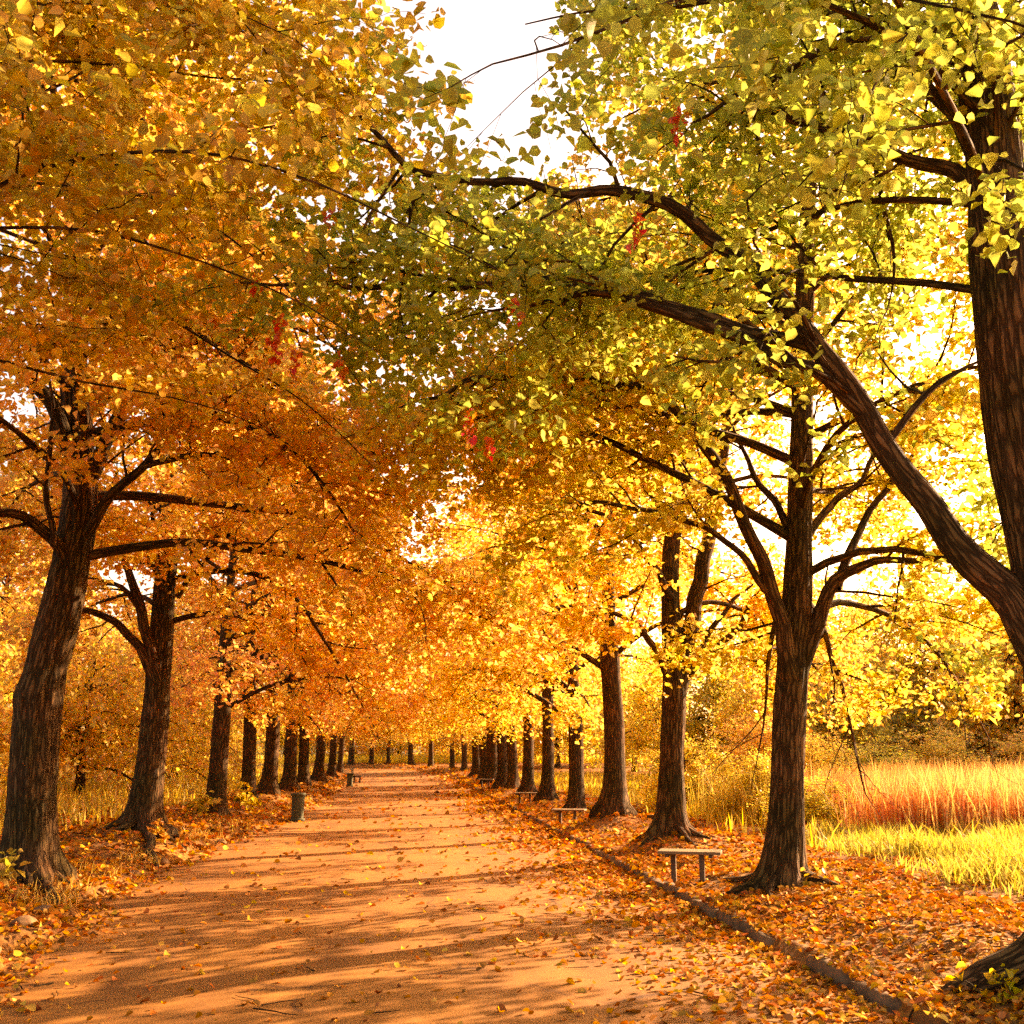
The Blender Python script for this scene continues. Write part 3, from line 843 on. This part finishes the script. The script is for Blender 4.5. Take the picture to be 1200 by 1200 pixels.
for i, (x, y, s, cn) in enumerate(((8.6, 25.5, .26, 'lime'), (10.6, 27, .30, 'yellow'), (13, 28.5, .34, 'lime'), (15.6, 28.8, .36, 'yellow'), (18.2, 28.6, .34, 'gold'), (20.8, 29.5, .38, 'lime'),
                                   (8.2, 31, .32, 'yellow'), (11.2, 32.5, .38, 'gold'), (8.4, 21.8, .2, 'lime'), (23.5, 30.5, .4, 'yellow'))):
    place_tree(VAR_W[i % 3], (x, y, float(G(x, y)) - .04), g.uniform(0, 6.28), (s * 1.25, s), jit(COLS[cn], g), 'low yellow green shrub in the grass behind the orange reeds', 'shrub', 'low shrubs behind the reeds', 'shrub')

# ---- red hanging leaf clusters in the boughs
def red_cluster(px, py, Y, n, h, par):
    gg = np.random.default_rng(int(px * 7 + py))
    c = P(px, py, Y * .9); n = int(n * 1.5)
    t = (np.arange(n) + gg.random(n)) / n
    lp = c + np.stack([gg.normal(size=n) * .028, gg.normal(size=n) * .028, -(t - .5) * h], 1) - np.array(par.location)
    me = leaves_mesh('red_leaf_cluster', lp, .062, M_LEAF, True, up=0, droop=3.5, g=gg)
    o = put('red_leaf_cluster', me, par); o.color = (.72, .13, .045, 1); o['label'] = 'hanging cluster of red leaves'
for a in ((795, 145, 8.0, 16, .3), (746, 268, 8.2, 14, .3), (325, 395, 9.5, 26, .45), (345, 425, 9.6, 12, .3), (549, 497, 10.0, 20, .35), (571, 522, 10, 9, .2), (400, 428, 9.6, 10, .25), (300, 330, 9.5, 10, .2), (602, 362, 8.6, 9, .2), (388, 250, 9, 8, .2)):
    red_cluster(*a, TREE_R0)


# ------------------------------------------------------------------ small plants
def sapling(x, y, h, n, color, label, seed, leaf=.11, r=.22):
    gg = np.random.default_rng(seed); z = float(G(x, y))
    o = empty('seedling', (x, y, z)); tag(o, label, 'plant', 'broad-leaved seedlings by the trunks')
    wd = Wood(); lp = []
    for k in range(n):
        a = gg.random() * 6.28; d = nrm(np.array([math.cos(a) * .6, math.sin(a) * .6, 1.0]))
        q = bough((gg.normal() * .04, gg.normal() * .04, -.03), d, h * gg.uniform(.6, 1.1), .08, gg, 5, .12)
        wd.tube(q, np.linspace(.008, .003, len(q)), 5)
        for s in range(12):
            f = gg.uniform(.3, 1) * 4.99; i = int(f); lp.append(q[i] + (q[i + 1] - q[i]) * (f - i) + gg.normal(size=3) * r * .35)
    put('stem', wd.mesh('stem'), o)
    c = put('foliage', leaves_mesh('foliage', np.array(lp), leaf, M_LEAF, True, g=gg), o); c.color = color
    return o


sapling(-5.0, 13.9, .5, 9, (.40, .30, .05, 1), 'dark leafy seedling with pale leaves at the foot of the leftmost trunk', 1, .13)
sapling(-4.75, 32.6, .75, 10, (.62, .45, .05, 1), 'bright yellow seedling behind the nearer litter bin', 2, .16)
sapling(-5.3, 27.3, .8, 8, (.6, .42, .06, 1), 'yellow seedling left of the third trunk in the left row', 3, .15)
sapling(-4.6, 20.2, .35, 5, (.62, .33, .05, 1), 'low orange seedling at the foot of the second left trunk', 4, .12)
sapling(4.95, 12.9, .3, 4, (.5, .28, .05, 1), 'low seedling in the root crotch of the forked tree by the nearest bench', 5, .1)
sapling(4.1, 7.3, .3, 3, (.62, .5, .03, 1), 'small yellow seedling by the roots in the bottom right corner', 6, .065, .16)


# ------------------------------------------------------------------ ground cover
def frac_noise(X, Y, s=1.0, ph=0):
    return (np.sin(X * 1.1 * s + 1.7 * np.sin(Y * .7 * s + ph)) + np.sin(Y * 1.3 * s + 1.3 * np.sin(X * .9 * s + 2 + ph)) + .6 * np.sin(3.1 * X * s + 2.2 * Y * s + ph)) / 2.6


def road_z(X, Y): return rise(Y) + .006 * np.sin(X * 1.9 + Y)


def scatter_leaves():
    gg = np.random.default_rng(77)
    out = []; sizes = []
    for (y0, y1, dens, size) in ((4, 11, 430, .062), (11, 18, 300, .075), (18, 30, 110, .11), (30, 50, 45, .15), (50, 104, 16, .21)):
        x0, x1 = -10, 12
        n = int((x1 - x0) * (y1 - y0) * dens)
        X = gg.uniform(x0, x1, n); Y = gg.uniform(y0, y1, n)
        a = X - xr(Y); b = xl(Y) - X; ins = (a < 0) & (b < 0)
        nz = frac_noise(X, Y, 1.0)
        drift = np.exp(-(np.maximum(-a, 0) / (1.05 + .6 * nz)) ** 2 * 1.0) * .85 + np.exp(-(np.maximum(-b, 0) / .28) ** 2) * .55
        pr = np.where(ins, np.clip(drift, 0, .8) + .026, np.clip(.75 + .5 * nz, .2, 1))
        pr = np.where((~ins) & (a > 3.2), pr * .25, pr); pr = np.where((~ins) & (b > 3.2), pr * .6, pr)
        pr = np.where((~ins) & (b > 0) & (b < 1.4), pr * .85, pr)
        k = gg.random(n) < pr
        X, Y, ins = X[k], Y[k], ins[k]
        Z = np.where(ins, road_z(X, Y), np.where((a[k] > .02) & (a[k] < .2), rise(Y) + .115, G(X, Y))) + .008 + gg.random(len(X)) * .02
        out.append(np.stack([X, Y, Z], 1)); sizes.append(np.full(len(X), size))
    pos = np.vstack(out); size = np.concatenate(sizes)
    return pos, size


pos, size = scatter_leaves()
hue = rng.random(len(pos))
for k, (lo, hi, c) in enumerate(((0, .14, (.26, .10, .03)), (.14, .5, (.52, .17, .03)), (.5, .86, (.58, .24, .04)), (.86, 1.01, (.60, .34, .055)))):
    s_ = (hue >= lo) & (hue < hi)
    o = put('fallen_leaves', leaves_mesh('fallen_leaves', pos[s_], size[s_], M_LITTER, True, up=.9, droop=0)); o.color = (*c, 1)
    tag(o, ('dark brown', 'rust', 'orange', 'pale yellow')[k] + ' fallen leaves strewn over the verges and road edges', 'fallen leaves', kind='stuff')


def blades(name, pos, h, wdt, m, color, bend=.35, seed=1):
    gg = np.random.default_rng(seed); n = len(pos)
    a = gg.random(n) * 6.28; hh = h * (.5 + .8 * gg.random(n)); wd_ = wdt * (.6 + .8 * gg.random(n))
    ln = bend * gg.normal(size=(n, 2)) * hh[:, None]
    dx = np.stack([np.cos(a), np.sin(a), np.zeros(n)], 1) * wd_[:, None]
    up = np.stack([np.zeros(n), np.zeros(n), hh], 1); l3 = np.concatenate([ln, np.zeros((n, 1))], 1)
    V = np.stack([pos - dx, pos + dx, pos + up * .55 + l3 * .3 + dx * .8, pos + up * .55 + l3 * .3 - dx * .8, pos + up + l3], 1)
    b_ = np.arange(n)[:, None] * 5
    loops = np.concatenate([b_ + [[0, 1, 2, 3]], b_ + [[3, 2, 4]]], 1).ravel()
    me = mesh_from(name, V.reshape(-1, 3), loops, np.tile([4, 3], n), m)
    o = put(name, me); o.color = (*color, 1)
    return o


gg = np.random.default_rng(3)


def field(n, x0, x1, y0, y1, f):
    X = gg.uniform(x0, x1, n); Y = gg.uniform(y0, y1, n); k = gg.random(n) < f(X, Y); X, Y = X[k], Y[k]
    return np.stack([X, Y, G(X, Y) - .02], 1)


p = field(60000, 6.2, 17, 10.5, 20, lambda X, Y: np.clip(sm(X - 6.6 - .35 * frac_noise(X, Y, 1.4), 0, 1.6), 0, 1))
tag(blades('meadow_grass', p, .16 + .22 * np.clip(frac_noise(p[:, 0], p[:, 1], 2.3) + .4, 0, 1.2), .011, M_BLADE, (.40, .33, .055)), 'sunlit yellow green grass of the right meadow', 'grass', kind='stuff')
p = field(45000, 6.2, 40, 18, 75, lambda X, Y: np.clip(sm(X - 6.4, 0, 1.2), 0, 1) * np.exp(-(X - 6) / 18))
tag(blades('field_grass', p, .42, .022, M_BLADE, (.60, .43, .06), .3, 2), 'tall pale yellow grass behind the right row', 'grass', kind='stuff')
p = field(40000, -40, -6.6, 12, 95, lambda X, Y: np.exp(-(-6 - X) / 14))
tag(blades('rough_grass', p, .5, .022, M_BLADE, (.64, .45, .07), .3, 3), 'rough yellow grass behind the left row', 'grass', kind='stuff')
p = field(42000, 8.2, 24, 19.5, 24, lambda X, Y: sm(X + .6 * np.sin(Y * 2) - 8.4, 0, 2.0))
tag(blades('reeds', p, 1.12, .009, M_BLADE, (.74, .30, .10), .14, 4), 'dense stand of tall orange reeds across the right meadow', 'reeds', kind='stuff')
p = field(9000, 8.2, 24, 19, 25, lambda X, Y: sm(X - 8.6, 0, 2.0))
tag(blades('reed_plumes', p, 1.25, .013, M_BLADE, (.66, .36, .12), .2, 5), 'pale plumes rising above the orange reeds', 'reeds', kind='stuff')
p = field(16000, 6.8, 30, 24, 27.5, lambda X, Y: sm(X + .5 * np.sin(Y * 3) - 7, 0, 2.0))
tag(blades('tall_hay', p, 1.15, .014, M_BLADE, (.58, .42, .08), .2, 9), 'tall pale yellow grass standing behind the orange reeds', 'grass', kind='stuff')
p = field(30000, -25, 25, 100.5, 120, lambda X, Y: np.ones_like(X))
tag(blades('distant_grass', p, .7, .04, M_BLADE, (.60, .44, .06), .25, 6), 'pale yellow grass beyond the bend of the road', 'grass', kind='stuff')
# twigs lying about
tw = Wood(); g2 = np.random.default_rng(8)
for k in range(420):
    y = 6.5 + 26 * g2.random() ** 1.5; sd_ = g2.random()
    x = float(xr(y)) + g2.uniform(-1.4, 4.5) if sd_ < .6 else (float(xl(y)) - g2.uniform(-.5, 3) if sd_ < .9 else g2.uniform(-3, 3))
    a = g2.random() * 6.28; ln = g2.uniform(.1, .45); pts = []
    for q in np.linspace(-.5, .5, 5):
        px_ = x + math.cos(a) * ln * q + .04 * ln * math.sin(q * 9 + k); py_ = y + math.sin(a) * ln * q
        ins_ = float(xl(py_)) < px_ < float(xr(py_)); pts.append((px_, py_, (float(road_z(px_, py_)) if ins_ else float(G(px_, py_))) + .012))
    tw.tube(np.array(pts), np.linspace(.006, .003, 5) * g2.uniform(.6, 1.3), 4)
tag(put('fallen_twigs', tw.mesh('fallen_twigs')), 'thin dry twigs scattered over the road edges and leaf litter', 'twigs', kind='stuff')
# tufts along the broken left edge
tp = []
for (x, y, n, s) in ((-4.05, 13.1, 140, .28), (-4.3, 14.2, 90, .25), (-4.25, 15.8, 50, .2), (-4.2, 18.0, 140, .25), (-4.15, 22.5, 120, .3), (-4.1, 26, 100, .3), (-3.9, 35, 120, .5), (-4.2, 42, 120, .6)):
    q = np.stack([x + gg.normal(size=n) * s, y + gg.normal(size=n) * s], 1); q = q[q[:, 0] < xl(q[:, 1]) - .05]
    tp.append(np.stack([q[:, 0], q[:, 1], G(q[:, 0], q[:, 1]) - .01], 1))
tag(blades('verge_grass', np.vstack(tp), .2, .006, M_BLADE, (.66, .40, .09), .5, 7), 'dry grass tufts along the crumbling left road edge', 'grass', kind='stuff')


# ------------------------------------------------------------------ stones along the left edge
def stone(x, y, s, rz, label, seed):
    gg_ = np.random.default_rng(seed); bm = bmesh.new()
    bmesh.ops.create_icosphere(bm, subdivisions=3, radius=1)
    ax = gg_.normal(size=(9, 3)); ax /= np.linalg.norm(ax, axis=1)[:, None]; lim_ = gg_.uniform(.55, .85, 9)
    for v in bm.verts:
        c = np.array(v.co)
        for a_, l_ in zip(ax, lim_):
            d = c @ a_
            if d > l_: c = c - a_ * (d - l_) * .9
        c = c * (1 + .03 * math.sin(c[0] * 9 + c[1] * 7) * math.sin(c[2] * 8))
        v.co = Vector(c * np.array(s) * .62)
    o = put('edging_stone', bm_mesh('edging_stone', bm, M_STONE, True)); z = float(G(x, y))
    o.location = (x, y, z + s[2] * .05); o.rotation_euler = (0, 0, rz)
    tag(o, label, 'stone', 'rough stones along the left road edge')


for k, (x, y, s, rz, lab) in enumerate((
        (-3.62, 9.75, (.30, .22, .16), .3, 'large edging stone in the bottom left corner'),
        (-3.78, 11.3, (.26, .2, .15), .8, 'edging stone among leaves above the corner stone at left'),
        (-3.95, 12.4, (.2, .17, .13), .2, 'smaller edging stone just before the bright grass tuft'),
        (-4.1, 16.7, (.26, .22, .15), 1.2, 'edging stone at the shaded bare patch beside the left verge'),
        (-4.12, 18.6, (.24, .2, .14), .5, 'edging stone where the exposed root meets the road'),
        (-3.85, 22.6, (.22, .2, .12), .1, 'pale edging stone beyond the exposed root'),
        (-3.7, 25.9, (.2, .2, .12), .9, 'low edging stone a few steps before the nearer litter bin'))):
    stone(x, y, s, rz, lab, 300 + k)

# exposed root snaking from the second left trunk to the road, and a fallen stick by the mound
def root(pts, r0, r1, name, label, cat):
    pp = [(x, y, float(G(x, y)) + dz) for x, y, dz in pts]
    q, r = smooth_line(pp, np.linspace(r0, r1, len(pp)), .08)
    wd = Wood(); off = np.array(pp[0]); wd.tube(q - off, r * (1 + .15 * np.sin(np.arange(len(r)) * 1.1)), 9)
    tag(put(name, wd.mesh(name), None, off), label, cat)


root([(-4.75, 20.2, .0), (-4.55, 19.6, .06), (-4.42, 19.1, .05), (-4.35, 18.7, .09), (-4.2, 18.4, .05), (-4.05, 18.0, .02), (-3.98, 17.6, -.05)], .09, .035, 'exposed_root', 'pale exposed root crossing the left verge below the second trunk', 'root')
root([(-4.6, 14.3, .02), (-4.35, 13.8, .05), (-4.1, 13.3, .03), (-3.95, 12.9, -.04)], .08, .03, 'exposed_root', 'dark exposed root running from the leftmost trunk toward the road', 'root')
root([(5.5, 24.3, .05), (5.75, 24.25, .16), (6.05, 24.2, .34)], .05, .02, 'fallen_branch', 'short broken branch sticking up beside the mounded third trunk', 'branch')


# ------------------------------------------------------------------ benches
def make_bench():
    root_ = empty('park_bench', (0, 0, 0))
    bm = bmesh.new()
    for k in range(3): bm_box(bm, (.84, .135, .04), (0, -.145 + k * .145, .445), .008)
    seat = put('seat', bm_mesh('seat', bm, M_WOOD), root_)
    for (x, y) in ((-.24, .1), (.16, -.1)):
        bm = bmesh.new(); bm_box(bm, (.07, .07, .52), (x, y, .16), .008); put('leg', bm_mesh('leg', bm, M_POST), root_)
    for x in (-.3, .28):
        bm = bmesh.new(); bm_box(bm, (.05, .40, .035), (x, 0, .4015), .005); put('crossbar', bm_mesh('crossbar', bm, M_POST), root_)
    return root_


def copy_tree(o):
    c = o.copy(); COL.objects.link(c)
    for ch in o.children:
        d = ch.copy(); COL.objects.link(d); d.parent = c
    return c


bench = make_bench()
BP = [(3.82, 14.3, -.35, 'nearest low backless bench, its plank seat in front of the forked tree'),
      (4.0, 26.4, -.3, 'second low backless bench, in front of the straight trunk'),
      (4.15, 37.6, -.25, 'third low backless bench down the right verge, in shade'),
      (4.2, 58, -.2, 'farthest low backless bench, a small bright slab by the kerb')]
for i, (x, y, rz, lab) in enumerate(BP):
    o = bench if i == 0 else copy_tree(bench)
    z = float(G(x, y))
    o.location = (x, y, z - .05); o.rotation_euler = (0, 0, rz)
    tag(o, lab, 'bench', 'low backless benches along the right verge')

# the bench with a back, seen from its side, far down on the left
o = empty('park_bench', (-3.35, 69.5, float(rise(69.5)) - .0)); tag(o, 'dark bench with a leaning back seen end-on beyond the farther litter bin', 'bench')
bm = bmesh.new()
for k in range(4): bm_box(bm, (.1, 1.6, .04), (-.18 + k * .125, 0, .44), .006)
put('seat', bm_mesh('seat', bm, M_IRON), o)
bm = bmesh.new()
from mathutils import Matrix
R_ = Matrix.Rotation(math.radians(-22), 3, 'Y')
for k in range(3): bm_box(bm, (.035, 1.6, .1), (-.29 - k * .055, 0, .58 + k * .13), .006, R_)
put('backrest', bm_mesh('backrest', bm, M_IRON), o)
for y in (-.6, .6):
    bm = bmesh.new()
    bm_box(bm, (.05, .06, .46), (.16, y, .19), .005); bm_box(bm, (.05, .06, .46), (-.2, y, .19), .005)
    bm_box(bm, (.46, .05, .04), (-.01, y, .4), .005)
    bm_box(bm, (.05, .05, .52), (-.33, y, .66), .005, None)
    put('leg', bm_mesh('leg', bm, M_IRON), o)


# ------------------------------------------------------------------ litter bins
def make_bin():
    o_ = empty('litter_bin', (0, 0, 0))
    def lathe(prof, n=28, slat=0.0):
        V = []; L_ = []; S_ = []
        for (r, z) in prof:
            for k in range(n):
                a = 2 * math.pi * k / n; rr = r * (1 - slat * (k % 2)); V.append((rr * math.cos(a), rr * math.sin(a), z))
        for i in range(len(prof) - 1):
            for k in range(n):
                a = i * n + k; b_ = i * n + (k + 1) % n; L_ += [a, b_, b_ + n, a + n]; S_.append(4)
        return V, L_, S_
    for nm, prof, sl_ in (('body', [(.165, .05), (.17, .08), (.185, .66), (.185, .69)], .05), ('rim', [(.19, .66), (.215, .665), (.218, .72), (.20, .745), (.165, .742), (.155, .5), (0.001, .49)], 0), ('base', [(.001, -.03), (.2, -.03), (.215, .0), (.212, .045), (.17, .055)], 0)):
        V, L_, S_ = lathe(prof, slat=sl_); put(nm, mesh_from(nm, V, L_, S_, M_BIN), o_)
    return o_


lb = make_bin()
lb.location = (-3.13, 30.7, float(rise(30.7)) + .03)
tag(lb, 'greenish round litter bin on the left road edge, the nearer and larger one', 'litter bin', 'litter bins on the left road edge')
l2 = copy_tree(lb); l2.location = (-3.5, 63.5, float(rise(63.5)) + .03)
tag(l2, 'small distant litter bin standing just before the bench with a back', 'litter bin', 'litter bins on the left road edge')
